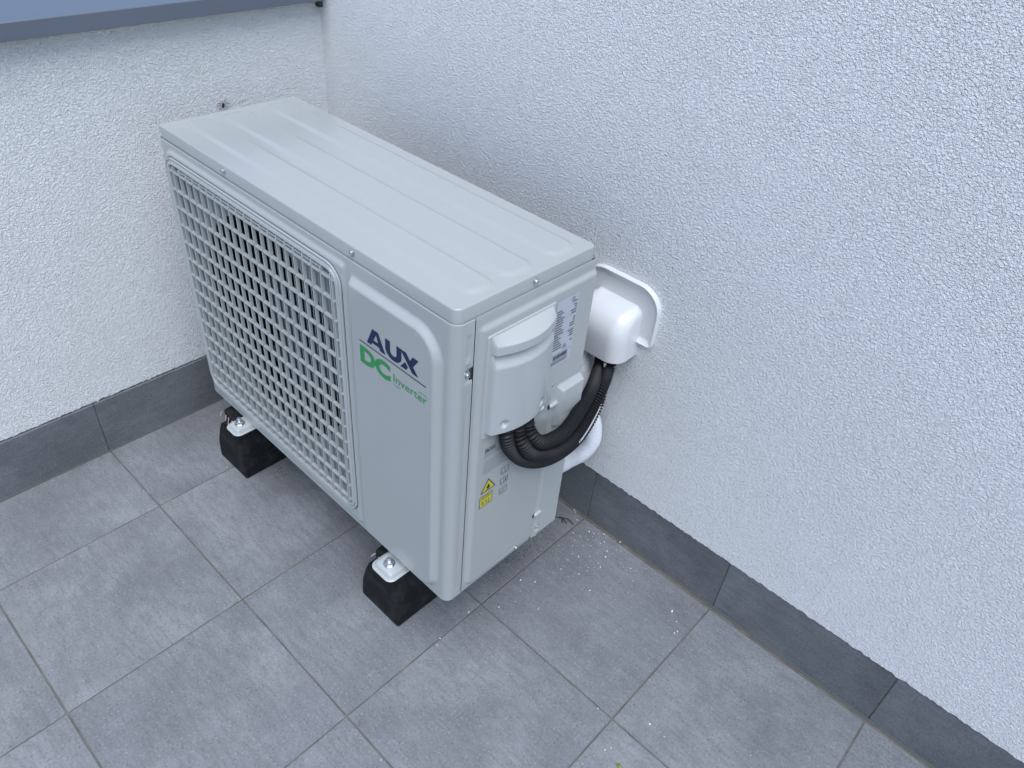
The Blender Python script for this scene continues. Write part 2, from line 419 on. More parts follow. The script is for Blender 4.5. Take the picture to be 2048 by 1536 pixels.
for a in fin_a+[.0335, .4725]:
    z0, z1 = finz(a); P = arcpts(z0, z1, r=.0085); poly = P+[(z1, -.0034), (z0, -.0034)]
    mb.prism(poly, a-.0010, a+.0010, lambda u, b, h: (h, b, u))
    if .28 < a < .47: mb.box((a+.0026, -.0004, z0), (a+.0033, .0005, z1))
# top row: short intermediate arcs and a second thin rail
cm = .4905
mb.prism([(.060, -.0068), (.447, -.0068), (.447, -.002), (.060, -.002)], cm-.0011, cm+.0011, lambda u, b, h: (u, b, h))
for a in [x+.01055 for x in fin_a[1:-2]]:
    P = [(.4958, -.002), (.4958, -.004)]
    for k in range(7): t_ = R(90*k/6); P.append((.4958-.0060*math.sin(t_), -.0040-.0036*(1-math.cos(t_))))
    poly = P+[(.4898, -.002)]
    mb.prism(poly, a-.0009, a+.0009, lambda u, b, h: (h, b, u))
mb.build('grille', M['grille'], unit)
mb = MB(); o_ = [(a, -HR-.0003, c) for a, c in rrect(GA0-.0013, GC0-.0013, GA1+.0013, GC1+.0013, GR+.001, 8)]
mb.loft([o_, [(a, -HR-.0003, c) for a, c in rrect(GA0+.002, GC0+.002, GA1-.002, GC1-.002, GR-.002, 8)]]); mb.build('grille_gap_shade', M['gap'], unit)  # flat dark strip painted in as the groove shade round the frame
# ---- baffle plate with the round fan opening, duct ring, fan
FC, FRD = (.260, .278), .194
def hole_plate(mb, b, rect, cen, r, n=64):
    P = []; Q = []
    for k in range(n):
        t_ = 2*math.pi*k/n; dx, dz = math.cos(t_), math.sin(t_)
        s_ = min(((rect[2]-cen[0]) if dx > 0 else (rect[0]-cen[0]))/dx if abs(dx) > 1e-6 else 9, ((rect[3]-cen[1]) if dz > 0 else (rect[1]-cen[1]))/dz if abs(dz) > 1e-6 else 9)
        Q.append((cen[0]+dx*s_, b, cen[1]+dz*s_)); P.append((cen[0]+dx*r, b, cen[1]+dz*r))
    mb.loft([Q, P, [(x, b+.003, z) for x, _, z in P]])
mb = MB(); hole_plate(mb, .0115, (.012, .018, .496, .518), FC, FRD); mb.build('fan_shroud', M['shroud'], unit, smooth=40)
mb = MB(); mb.loft([[(FC[0]+r*math.cos(2*math.pi*k/48), b_, FC[1]+r*math.sin(2*math.pi*k/48)) for k in range(48)] for r, b_ in ((FRD, .0146), (FRD*.985, .045))]); mb.build('fan_duct', M['dark'], unit)
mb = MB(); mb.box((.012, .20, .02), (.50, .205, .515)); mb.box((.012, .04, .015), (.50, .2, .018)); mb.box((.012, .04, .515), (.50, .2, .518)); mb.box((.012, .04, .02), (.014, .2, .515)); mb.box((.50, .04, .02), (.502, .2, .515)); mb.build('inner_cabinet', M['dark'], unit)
fan = MB(); fan.loft([[(FC[0]+r*math.cos(2*math.pi*k/32), b, FC[1]+r*math.sin(2*math.pi*k/32)) for k in range(32)] for r, b in ((.002, .035), (.03, .036), (.046, .042), (.048, .09), (.002, .092))])
for q in range(3):
    g0 = 2*math.pi*q/3+.5; rows = []
    for i in range(9):
        r = .044+(.155-.044)*i/8; row = []
        for j in range(13):
            t_ = g0+(j/12-.5)*(1.75-.35*(i/8))+.35*(i/8); row.append((FC[0]+r*math.cos(t_), .045+.045*j/12+.01*math.sin(i), FC[1]+r*math.sin(t_)))
        rows.append(row)
    fan.loft(rows, closed=False)
fan.build('fan', M['fan'], unit, smooth=60)
# ---- right side panel (height field)
def hside(b, c):
    h = .0042*lin(0, .0068, -sdrr(b, c, .0375, .0075, .262, .5100, (.016, .002, .002, .007)))
    h -= .0012*math.exp(-((c-.0205-(b-.10)*0)/.0012)**2)*(sst(.10, .103, b)-sst(.145, .148, b))*.8
    return h
mb = MB(); nb_, ncc = 112, 250; bs = [.0316+(.2565-.0316)*k/nb_ for k in range(nb_+1)]; css = [.0015+(HB-.0030)*k/ncc for k in range(ncc+1)]+[HB-.00031, HB-.0045]; css[-3] = HB-.0003; ncc += 2
for b_ in bs:
    for c in css: mb.v.append((W_+hside(b_, c)-.0002-(.0011 if c in css[-2:] else .0005 if c == css[-3] else 0), b_, c))
for i in range(nb_):
    for j in range(ncc):
        if (bs[i]+bs[i+1])/2 > .1905 and (css[j]+css[j+1])/2 < .343: continue
        k = i*(ncc+1)+j; mb.f.append((k, k+ncc+1, k+ncc+2, k+1))
# folded edges of the sheet
mb.box((W_-.010, .2545, .0015), (W_-.0006, .2570, HB-.0016)); mb.box((W_-.012, .0318, .0004), (W_-.0008, .19, .0022))
mb.build('side_panel', M['case'], unit, smooth=50)
mb = MB(); mb.prism(rrect(.0045, .0045, W_-.0045, .250, (.006, .012, .004, .004), 4), HB-.006, HB+.003, lambda u, v, h: (u, v, h)); mb.box((.001, .248, .003), (W_-.001, .2555, HB-.002)); mb.box((.002, .03, .001), (W_-.003, .25, .0025)); mb.box((W_-.005, .028, .002), (W_-.0030, .256, HB-.001)); mb.build('inner_chassis', M['gap'], unit)
# ---- service valve cover with its handle bump and two pegs
mb = MB(); vc = rrect(.1925, .0030, .2566, .3415, (.002, .002, .004, .012), 6)
mb.prism(vc, -.004, .0026, lambda u, v, h: (W_+h, u, v)); cov = mb.build('valve_cover', M['cover'], unit, bevel=.0012)
mb = MB(); o1 = rrect(.2035, .2540, .2566, .3350, (.004, .001, .001, .004), 3); o2 = rrect(.2095, .2600, .2566, .3275, (.003, .001, .001, .003), 3)
mb.loft([[(W_+.0022, u, v) for u, v in o1], [(W_+.0025, u, v) for u, v in o1], [(W_+.0125, u, v) for u, v in o2]], True, False, True); mb.build('cover_handle', M['cover'], cov, smooth=30, bevel=.001)
mb = MB(); mb.loft([[(W_+.0024, .2003+d, z) for d, z in ((0, .003), (0, .24))], [(W_+.0014+.0026, .2040, z) for z in (.003, .24)], [(W_+.0024, .2078, z) for z in (.003, .24)]], closed=False); mb.build('stiffening_rib', M['cover'], cov, smooth=60)
for c in (.3050, .0665):
    p = MB(); tube(p, [Vector((W_+.0045, .1895, c)), Vector((W_+.0048, .1905, c)), Vector((W_+.0048, .2045, c)), Vector((W_+.0040, .2060, c))], lambda i, s_: (.0030, .0040, .0040, .0020)[i], 14); p.build('peg', M['cover'], cov, smooth=50)
    q = MB(); q.prism([(.1893+.0030*math.cos(2*math.pi*k/16), c-.001+.0058*math.sin(2*math.pi*k/16)) for k in range(16)], 0, .0040, lambda u, v, h: (W_+h, u, v)); q.build('peg_slot', M['dark'], cov)
p = MB(); p.loft([[(W_+.0026+h, .2075+r*math.cos(2*math.pi*k/20), .0145+r*1.15*math.sin(2*math.pi*k/20)) for k in range(20)] for r, h in ((.0075, 0), (.0062, .0014), (.0035, .0026), (.0004, .0029))]); p.build('pressed_dimple', M['cover'], cov, smooth=60)
# ---- terminal cover
BX0, BX1, BZ0, BZ1 = .0540, .1690, .3350, .4905
def pbow(b): return .010+.0152*(1-((b-.1115)/.0575)**2)
def hbox(b, c):
    p = pbow(b); e = min(sst(-.0001, .0030, b-BX0)*.55+.45 if b > BX0 else 0, sst(-.0001, .0030, BX1-b)*.55+.45)
    if c > .4795: t_ = (c-.4795)/(BZ1-.4795); v = p*(1-t_)+.0045*t_
    elif c > .4665: v = p
    elif c > .4445:
        t_ = (c-.4445)/(.4665-.4445); v = p-(.0175+.3*(p-.0250))*(sst(0, 1, t_)*.75+.25*t_) if p > .012 else p-.006*t_
        v = max(v, .0048)
    else: v = p
    for hb, hc in ((.0735, .3500), (.1465, .3490)):
        d = math.hypot(b-hb, (c-hc)*.85)
        if d < .0062: v -= .0075*(1-sst(.0042, .0062, d))*(1 if c > hc-.002 else max(0, 1-(hc-.002-c)/.005))
    return v*e
mb = MB(); nb_ = 110; zs = sorted(set([BZ0+(.4440-BZ0)*k/70 for k in range(71)]+[.4445+(.4660-.4445)*k/18 for k in range(19)]+[.4668, .4672]+[.4672+(.4790-.4672)*k/8 for k in range(9)]+[.4800+(BZ1-.4800)*k/8 for k in range(9)]))
ys_ = [BX0+(BX1-BX0)*k/nb_ for k in range(nb_+1)]; nz = len(zs)
for b_ in ys_:
    for c in zs: mb.v.append((W_+.003+hbox(b_, c), b_, c))
for i in range(nb_):
    for j in range(nz-1): k = i*nz+j; mb.f.append((k, k+nz, k+nz+1, k+1))
# closed flanks: side walls, upper rim and the bottom lip
def flank(idx): return [mb.v[i] for i in idx]
for idx in ([j for j in range(nz)], [nb_*nz+j for j in range(nz)], [i*nz+nz-1 for i in range(nb_+1)]):
    o1 = flank(idx); mb.loft([o1, [(W_+.0025, y, z) for x, y, z in o1]], closed=False)
o1 = flank([i*nz for i in range(nb_+1)]); mb.loft([o1, [(x-.0015, y, z-.0002) for x, y, z in o1], [(x-.0018, y, z+.004) for x, y, z in o1], [(W_+.002, y, z+.006) for x, y, z in o1]], closed=False)
tcov = mb.build('terminal_cover', M['cover'], unit, smooth=35)
mb = MB(); mb.prism(rrect(.0490, .3240, .1740, .4935, (.004, .004, .003, .003), 3), .001, .0058, lambda u, v, h: (W_+h, u, v)); mb.build('base_plate', M['cover'], tcov, bevel=.0015)
mb = MB(); mb.loft([[(W_+.0045, .079, .3345), (W_+.0045, .161, .3345)], [(W_+.0205, .082, .3320), (W_+.0185, .158, .3330)], [(W_+.0225, .084, .3290), (W_+.0195, .158, .3300)], [(W_+.0070, .081, .3250), (W_+.0070, .160, .3250)]], closed=False); mb.build('cable_clamp_flap', M['white'], tcov)
# ---- lid
def lid_b(a, ins, rf=.014, rb=.010, rl=.008):
    A0, A1, B0, B1 = ins, W_-ins, ins, D_-ins; f0, f1 = B0, B1
    def cut(r, dist): return r-math.sqrt(max(0, r*r-(r-dist)**2)) if dist < r else 0
    f0 += max(cut(rl-ins, a-A0), cut(rf-ins, A1-a)); f1 -= max(cut(rl-ins, a-A0), cut(rb-ins, A1-a))
    return f0, f1
def hlid(a, b):
    h = 0
    for b0, b1 in ((.0340, .0830), (.0965, .1510), (.1800, .2330)):
        d = -sdrr(a, b, .022, b0, .690, b1, .019)
        h = max(h, .0030*lin(0, .0066, d))
    return h
TI = .0047; mb = MB(); us = [0, .0008, .0018, .003, .005, .008, .011]+[.014+(W_-.028-2*TI)*k/300 for k in range(301)]+[W_-2*TI-q for q in (.011, .008, .005, .003, .0018, .0008, 0)]
vsn = 128
for u in us:
    b0, b1 = lid_b(u+TI, TI)
    for k in range(vsn+1): b_ = b0+(b1-b0)*k/vsn; mb.v.append((u+TI, b_, H_+hlid(u+TI, b_)))
for i in range(len(us)-1):
    for j in range(vsn): k = i*(vsn+1)+j; mb.f.append((k, k+vsn+1, k+vsn+2, k+1))
def lidring(ins, z): return [(a, b_, z) for a, b_ in rrect(ins, ins, W_-ins, D_-ins, [max(.001, q-ins) for q in (.008, .014, .010, .008)], 8)]
mb.loft([lidring(.0060, H_-.0004), lidring(.0047, H_-.00003), lidring(.0038, H_-.0003), lidring(.0030, H_-.0010), lidring(.0027, H_-.0024), lidring(.0028, HB-.0040)])
mb.build('top_cover', M['case'], unit, smooth=45)
# ---- screws
def screw(loc, nrm, r=.0042, parent=unit, name='screw'):
    n = Vector(nrm).normalized(); u = n.orthogonal().normalized(); v = n.cross(u); L = Vector(loc); s_ = MB()
    ring = lambda q, h, k6=False: [L+n*h+(u*math.cos(2*math.pi*(k+.5)/24)+v*math.sin(2*math.pi*(k+.5)/24))*(q*(math.cos(math.pi/6)/math.cos((2*math.pi*(k+.5)/24) % (math.pi/3)-math.pi/6) if k6 else 1)) for k in range(24)]
    s_.loft([ring(r*1.15, 0), ring(r*1.15, .0006), ring(r*.80, .0009, True), ring(r*.80, .0026, True), ring(r*.62, .0032), ring(r*.35, .0030), ring(r*.32, .0016), ring(.0001, .0014)])
    return s_.build(name, M['zinc'], parent, smooth=35)
for a in (.1990, .5080): screw((a, .0022, .5362), (0, -1, 0))
screw((W_-.0022, .1350, .5355), (1, 0, 0))
screw((W_-.0012, .0215, .4465), (1, 0, 0))
screw((W_+.0040, .1515, .0160), (1, 0, 0), .0036); screw((W_+.0026, .2045, .0262), (1, 0, 0), .0036)
screw((.2290, -.0002, .0240), (0, -1, 0), .0036)

# ---- printing on the front
def lay(name, polys, material, f, parent=unit):
    """flat print: list of polygons in (u,v); f(u,v)->point"""
    s_ = MB()
    for P in polys: s_.add([f(u, v) for u, v in P], [tuple(range(len(P)))])
    return s_.build(name, material, parent)
def textmesh(name, txt, u0, v0, wid, hei, f, material, parent=unit, off=0.0, shear=0):
    cu = bpy.data.curves.new(name+'_c', 'FONT'); cu.body = txt; cu.offset = off; cu.resolution_u = 4
    ob = bpy.data.objects.new(name+'_c', cu); C.objects.link(ob); bpy.context.view_layer.update()
    me = bpy.data.meshes.new_from_object(ob.evaluated_get(bpy.context.evaluated_depsgraph_get())); bpy.data.objects.remove(ob)
    X = [v.co.x for v in me.vertices]; Y = [v.co.y for v in me.vertices]; x0, x1, y0, y1 = min(X), max(X), min(Y), max(Y)
    for v in me.vertices:
        uu = (v.co.x-x0)/(x1-x0); vv = (v.co.y-y0)/(y1-y0); v.co = f(u0+uu*wid+shear*vv*hei, v0+vv*hei)
    me.materials.clear(); me.materials.append(material)
    o = bpy.data.objects.new(name, me); C.objects.link(o); o.parent = parent; return o
FP = lambda u, v: (u+.0053, -HB2-.0003, v+.0032)
AX = []
c0, c1 = .4207, .4478
AX.append([(.5404, c0), (.5492, c0), (.5520, .4262), (.5652, .4262), (.5678, c0), (.5788, c0), (.5652, c1), (.5525, c1)])
AUX = lambda P: P
s_ = MB()
# A drawn as two legs and a bar so the counter stays open
logoA = [[(.5404, c0), (.5494, c0), (.5604, .4415), (.5530, c1)], [(.5530, c1), (.5604, .4415), (.5604, .4415), (.5650, c1)], [(.5604, .4415), (.5680, c0), (.5788, c0), (.5650, c1)], [(.5517, .4250), (.5664, .4250), (.5642, .4310), (.5548, .4310)]]
logoA[1] = [(.5530, c1), (.5604, .4415), (.5650, c1)]
U = []; ro, ri = .0162, .0065
outer = [(.5790, c1), (.5790, .4335)]+[(.5952-.0162*math.cos(R(k*15)), .4335-.0130*math.sin(R(k*15))) for k in range(1, 12)]+[(.6114, .4335), (.6114, c1)]
inner = [(.5888, c1), (.5888, .4335)]+[(.5952-.0064*math.cos(R(k*15)), .4335-.0055*math.sin(R(k*15))) for k in range(1, 12)]+[(.6016, .4335), (.6016, c1)]
U = [[outer[i], outer[i+1], inner[i+1], inner[i]] for i in range(len(outer)-1)]
Xp = [[(.6090, c1), (.6205, c1), (.6435, c0+.001), (.6320, c0+.001)], [(.6085, c0), (.6200, c0), (.6240, .4262), (.6185, .4325)], [(.6270, .4385), (.6330, .4318), (.6440, c1), (.6330, c1)]]
brand = lay('logo', logoA+U+Xp, M['navy'], FP)
lay('logo_line', [[(.5238, .4146), (.6585, .4146), (.6585, .4162), (.5238, .4162)]], M['blackprint'], FP, brand)
textmesh('logo_letters', 'DC', .5238, .3793, .0640, .0293, FP, M['green'], brand, off=.055)
textmesh('logo_word', 'Inverter', .5940, .3862, .0660, .0128, FP, M['green'], brand, off=.006)
sw = lambda u0, u1, v, s: [[(u0+(u1-u0)*k/8, v+s*.0016*math.sin(math.pi*k/8)), (u0+(u1-u0)*(k+1)/8, v+s*.0016*math.sin(math.pi*(k+1)/8)), (u0+(u1-u0)*(k+1)/8, v+s*(.0016*math.sin(math.pi*(k+1)/8)-.0009)), (u0+(u1-u0)*k/8, v+s*(.0016*math.sin(math.pi*k/8)-.0009))] for k in range(8)]
lay('logo_swoosh', sw(.5935, .6075, .3822, -1), M['green'], FP, brand); lay('logo_swoosh', sw(.6435, .6600, .3995, 1), M['green'], FP, brand)
# ---- rating label and stickers on the side panel
SPX = W_+.0042
def SP(o): return lambda u, v: (SPX+o, u, v)
lb = lay('rating_label', [rrect(.1770, .3790, .2215, .4905, .0012, 2)], M['silver'], SP(.0002))
rows = []; rnd = random.Random(3); L0, L1 = .1785, .2200
z = .4720
while z > .4050:
    a = L0+rnd.uniform(.008, .019); rows.append([(L0, z), (a, z), (a, z+.0019), (L0, z+.0019)])
    if rnd.random() < .75: a2 = L1-rnd.uniform(.004, .012); rows.append([(a2, z), (L1, z), (L1, z+.0019), (a2, z+.0019)])
    if rnd.random() < .2: rows.append([(L0, z-.0009), (L1, z-.0009), (L1, z-.0006), (L0, z-.0006)])
    z -= .0042
rows.append([(.209, .4778), (L1, .4778), (L1, .4795), (.209, .4795)])
for z_ in (.3830, .3855, .3880): rows.append([(L0+.001, z_), (L1-.006, z_), (L1-.006, z_+.0011), (L0+.001, z_+.0011)])
rows.append([(L0, .4005), (L1, .4005), (L1, .4009), (L0, .4009)])
lay('label_text', rows, M['greyprint'], SP(.0005), lb)
bars_ = []; x = .1830
while x < .2120: q = rnd.choice((.0003, .0005, .0008)); bars_.append([(x, .3912), (x+q, .3912), (x+q, .3985), (x, .3985)]); x += q+rnd.choice((.0003, .0005))
lay('barcode', bars_, M['blackprint'], SP(.0005), lb)
textmesh('approval_mark', 'CE', .2065, .4810, .0075, .0052, SP(.0005), M['blackprint'], lb)
def tri(u, v, s): return [(u-s, v), (u+s, v), (u, v+s*1.73)]
def frame(P, k, cen): return [[P[i], P[(i+1) % len(P)], tuple(cen[q]+(P[(i+1) % len(P)][q]-cen[q])*k for q in (0, 1)), tuple(cen[q]+(P[i][q]-cen[q])*k for q in (0, 1))] for i in range(len(P))]
T_ = tri(.2040, .4055, .0046); lay('label_triangle', frame(T_, .75, (.2040, .4082))+[[(.2036, .4072), (.2044, .4072), (.2044, .4100), (.2036, .4100)]], M['blackprint'], SP(.0006), lb)
# refrigerant information
F2 = SP(.0003)
inf = lay('information_print', frame([(.0590, .2925), (.0790, .2925), (.0790, .3005), (.0590, .3005)], .86, (.069, .2965))+[[(.0575, z_), (.0575+l_, z_), (.0575+l_, z_+.0006), (.0575, z_+.0006)] for z_, l_ in zip([.2885-.0045*k for k in range(9)], (.058, .056, .0, .050, .045, .056, .055, .040, .052))], M['greyprint'], F2)
textmesh('refrigerant_code', 'R32', .0615, .2940, .0150, .0050, SP(.0005), M['blackprint'], inf, off=.02)
tr = tri(.0704, .2135, .0150); tr = [(p[0], .2135+(p[1]-.2135)*.92) for p in tr]
ws = lay('flame_warning_sticker', [tr], M['yellow'], F2)
lay('sticker_border', frame(tr, .84, (.0704, .2215)), M['blackprint'], SP(.0006), ws)
fl_ = [(.0682, .2175), (.0722, .2175), (.0740, .2200), (.0730, .2235), (.0718, .2225), (.0712, .2275), (.0690, .2245), (.0686, .2215), (.0676, .2225), (.0672, .2195)]
lay('flame_symbol', [fl_, [(.0664, .2155), (.0744, .2155), (.0744, .2162), (.0664, .2162)]], M['blackprint'], SP(.0006), ws)
yb = [(.0548, .1835), (.0805, .1835), (.0805, .2065), (.0548, .2065)]
ys2 = lay('refrigerant_sticker', [yb], M['yellow'], F2)
lay('sticker_border', frame(yb, .93, (.0676, .1950))+[[(.0575, z_), (.0778, z_), (.0778, z_+.0007), (.0575, z_+.0007)] for z_ in (.2035, .2012, .1989)], M['greyprint'], SP(.0006), ys2)
textmesh('sticker_code', 'R32', .0590, .1865, .0170, .0082, SP(.0006), M['greyprint'], ys2)
def icon(c):
    P = [(.0960, c), (.1120, c), (.1120, c+.0105), (.0960, c+.0105)]; return frame(P, .88, (.104, c+.005))
ic = icon(.2280)+icon(.2065)+icon(.1860)
ic += [[(.0980, .2300), (.1035, .2290), (.1035, .2365), (.0980, .2375)], [(.1045, .2290), (.1100, .2300), (.1100, .2375), (.1045, .2365)]][:0]
ic += [[(.1037, .2290), (.1043, .2290), (.1043, .2375), (.1037, .2375)], [(.1035, .2075), (.1041, .2075), (.1041, .2160), (.1035, .2160)], [(.1065, .2080), (.1090, .2080), (.1085, .2135), (.1070, .2155)], [(.0985, .1880), (.1060, .1915), (.1085, .1945), (.1060, .1930)]]
ic += [[(.0965, z_), (.1115, z_), (.1115, z_+.0006), (.0965, z_+.0006)] for z_ in (.2250, .2035, .1830)]
lay('instruction_icons', ic, M['greyprint'], F2)
# ---- the two sheet metal mounting feet under the front edge, each with bolt and nut
def foot(a0, a1):
    cx = (a0+a1)/2; s_ = MB()
    def rr(ins, z, b1=.06): return [(a, b_, z) for a, b_ in rrect(a0+ins, -.0375+ins, a1-ins, b1, (max(.003, .013-ins), max(.003, .013-ins), .002, .002), 7)]
    s_.loft([rr(.0012, -.0105), rr(0, -.0098), rr(0, -.0088), rr(.0010, -.0080), rr(.0048, -.0078), rr(.0068, -.0018), rr(.0084, -.0006)], True, True, True)
    f_ = s_.build('mounting_foot', M['cover'], unit, smooth=40)
    bx, by = cx-.001, -.0155; rg = lambda r, z, h6=False: [(bx+(r*(math.cos(math.pi/6)/math.cos((2*math.pi*k/24) % (math.pi/3)-math.pi/6)) if h6 else r)*math.cos(2*math.pi*k/24), by+(r*(math.cos(math.pi/6)/math.cos((2*math.pi*k/24) % (math.pi/3)-math.pi/6)) if h6 else r)*math.sin(2*math.pi*k/24), z) for k in range(24)]
    MB().loft([rg(.0001, -.0009), rg(.0098, -.0009), rg(.0098, .0006), rg(.0001, .0006)]).build('washer', M['zinc'], f_, smooth=35)
    MB().loft([rg(.0001, .0006), rg(.0078, .0006, True), rg(.0078, .0062, True), rg(.0066, .0072), rg(.0001, .0072)]).build('nut', M['zinc'], f_, smooth=30)
    MB().loft([rg(.0040, .005), rg(.0040, .0125), rg(.0032, .0135), rg(.0001, .0136)]).build('bolt', M['zinc'], f_, smooth=35)
foot(.1040, .1490); foot(.5570, .6110)

# ------------------------------------------------------------------ rubber blocks
def block(x0, label, seed):
    r_ = random.Random(seed); e = tag(empty('rubber_block', (x0, -.447, 0)), label, 'rubber foot', 'rubber blocks under the unit')
    sec = [(0, 0), (0, .010), (.003, .045), (.009, .075), (.018, .096), (.028, .106), (.073, .106), (.083, .096), (.092, .075), (.098, .045), (.101, .010), (.101, 0)]
    s_ = MB(); rings = []
    for y, sc in ((0, .96), (.003, 1), (.345, 1), (.348, .96)):
        rings.append([(.0505+(x-.0505)*sc, y+(.0 if z < .06 else (.004 if y < .1 else -.004)), z*(1 if sc == 1 else .985)) for x, z in sec])
    s_.loft(rings, True, True, True); s_.build('body', M['rubber'], e, bevel=.0035)
    MB().box((.030, .012, .108), (.072, .300, .1400)).build('pad', M['rubber'], e, bevel=.004)
    f_ = MB()
    for k in range(4):
        p0 = Vector((.031+k*.011+r_.uniform(-.003, .003), .009, .134)); pts = [p0]
        for q in range(r_.randint(2, 4)): pts.append(pts[-1]+Vector((r_.uniform(-.005, .006), r_.uniform(-.004, .0), -.006)))
        tube(f_, pts, lambda i, s_: (.0011, .0009, .0008, .0006, .0004)[min(i, 4)], 5)
    f_.build('torn_foam', M['foam'], e)
    return e
block(.169, 'black rubber block under the fan grille end of the unit, nearer the parapet wall', 1)
block(.652, 'black rubber block under the logo end of the unit, nearest the viewer', 2)

# ------------------------------------------------------------------ wall duct cover
dc = tag(empty('duct_cover', (.797, 0, .433)), 'white plastic duct cover on the house wall where the black conduits enter', 'duct cover')
CX, ZB = 0, 0
pl = [(x-.797, z-.433) for x, z in rrect(.722, .4625, .8765, .5655, (.008, .008, .042, .042), 8)]
def ins_poly(P, d):
    n = len(P); out = []
    for i in range(n):
        a, b_, c = Vector(P[i-1]), Vector(P[i]), Vector(P[(i+1) % n]); t_ = ((c-a).normalized() if (c-a).length > 0 else Vector((1, 0))); nn = Vector((-t_.y, t_.x)); out.append(tuple(b_+nn*d))
    return out
rg = lambda d, y: [(u, y, v) for u, v in ins_poly(pl, d)]
MB().loft([rg(0, -.0005), rg(0, -.0095), rg(.0006, -.0105), rg(.0020, -.0105), rg(.0030, -.0095), rg(.007, -.0060), rg(.011, -.0050)], True, False, True).build('flange', M['white'], dc, smooth=40)
hw = .0510; s_ = MB(); rings = []
prof = [(0, .0585), (.030, .0600), (.045, .0600), (.058, .0580), (.070, .0520), (.079, .0430), (.086, .0310), (.091, .0170), (.0925, .0060)]
for z, d in prof:
    wv = hw-.003*max(0, z-.05)/.04-(.0065 if z > .09 else 0)-(.0022 if z > .085 else 0); rr_ = min(.027, d*.6+.002)
    ring = [(-wv, 0, z)]
    for k in range(9): t_ = R(90*k/8); ring.append((-wv+rr_-rr_*math.cos(t_), -d+rr_-rr_*math.sin(t_), z))
    for k in range(8, -1, -1): t_ = R(90*k/8); ring.append((wv-rr_+rr_*math.cos(t_), -d+rr_-rr_*math.sin(t_), z))
    ring.append((wv, 0, z)); rings.append(ring)
s_.loft([[(x*.965, y*.965, .02) for x, y, z in rings[0]], [(x*.965, y*.965, z) for x, y, z in rings[0]]]+rings, closed=False)
s_.f.append(tuple(len(s_.v)-20+i for i in range(20)))
s_.build('hood', M['white'], dc, smooth=50)
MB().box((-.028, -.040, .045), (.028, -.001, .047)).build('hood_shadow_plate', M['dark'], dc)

# ------------------------------------------------------------------ conduits, pipe, cable
def worldray(u, v, x=None, y=None):
    d_ = r2*((u-1024)/FPX)+u2*(-(v-768)/FPX)+fw; P = Vector(CAMP)
    t_ = (x-P.x)/d_.x if x is not None else (y-P.y)/d_.y
    return P+d_*t_
def duct_end(u, v, y): p = worldray(u, v, y=y); return [p, p+Vector((-.002, .006, .030))]
GC = 'black conduits between unit and wall'
def conduit(pts, label):
    P = spline(pts, .00085)
    s_ = MB(); rad = lambda i, s: (.0107, .0108, .0102, .0072, .0068, .0094)[i % 6]
    tube(s_, P, rad, 18); o = s_.build('corrugated_conduit', M['conduit'], None, smooth=28)
    tag(o, label, 'conduit', GC)
def path3(pix): return [worldray(u, v, x=x) for u, v, x in pix]
top3 = lambda p: [p]
c1p = path3([(1011, 853, .864), (1012, 868, .868), (1018, 894, .870), (1039, 916, .871), (1066, 923, .871), (1095, 918, .869), (1128, 900, .860), (1160, 870, .850), (1189, 822, .841), (1203, 778, .834)])+duct_end(1205, 735, -.030)
c2p = path3([(1035, 848, .870), (1036, 862, .872), (1043, 884, .880), (1062, 905, .886), (1090, 906, .889), (1118, 898, .887), (1152, 869, .877), (1181, 822, .862), (1205, 772, .848)])+duct_end(1217, 737, -.043)
c3p = path3([(1053, 838, .872), (1055, 850, .874), (1062, 869, .882), (1080, 884, .889), (1105, 878, .891), (1131, 860, .888), (1157, 824, .876), (1182, 779, .855)])+duct_end(1197, 737, -.045)
conduit(c1p, 'black corrugated conduit leaving the left corner of the terminal cover')
conduit(c2p, 'middle black corrugated conduit of the three under the terminal cover')
conduit(c3p, 'black corrugated conduit of tightest bend, leaving beside the valve cover')
pp = [worldray(u, v, y=y) for u, v, y in ((1158, 690, -.040), (1163, 735, -.042), (1172, 790, -.042), (1184, 838, -.040), (1186, 872, -.040), (1170, 900, -.050), (1140, 918, -.066), (1110, 934, -.085), (1060, 962, -.115))]
P = spline(pp, .003); s_ = MB(); rp = random.Random(5); ph = [rp.uniform(0, 6.28) for _ in range(20)]
tube(s_, P, lambda i, s: tuple(.0158+.0004*math.sin(s*150+k*.35)+.0002*math.sin(s*400+ph[k % 20])+.0003*math.sin(k*.9+s*60) for k in range(20)), 20)
tag(s_.build('insulated_pipe', M['wrap'], None, smooth=60), 'white wrapped refrigerant pipe bending down behind the black conduits', 'pipe')
cb_ = [worldray(u, v, x=x) for u, v, x in ((1100, 930, .845), (1126, 917, .853), (1150, 893, .860), (1176, 856, .857), (1194, 822, .849), (1207, 790, .838), (1211, 755, .828), (1210, 725, .820))]
s_ = MB(); tube(s_, spline(cb_, .004), .0030, 10); tag(s_.build('thin_cable', M['white'], None, smooth=60), 'thin white cable running just under the black conduits to the wall cover', 'cable')

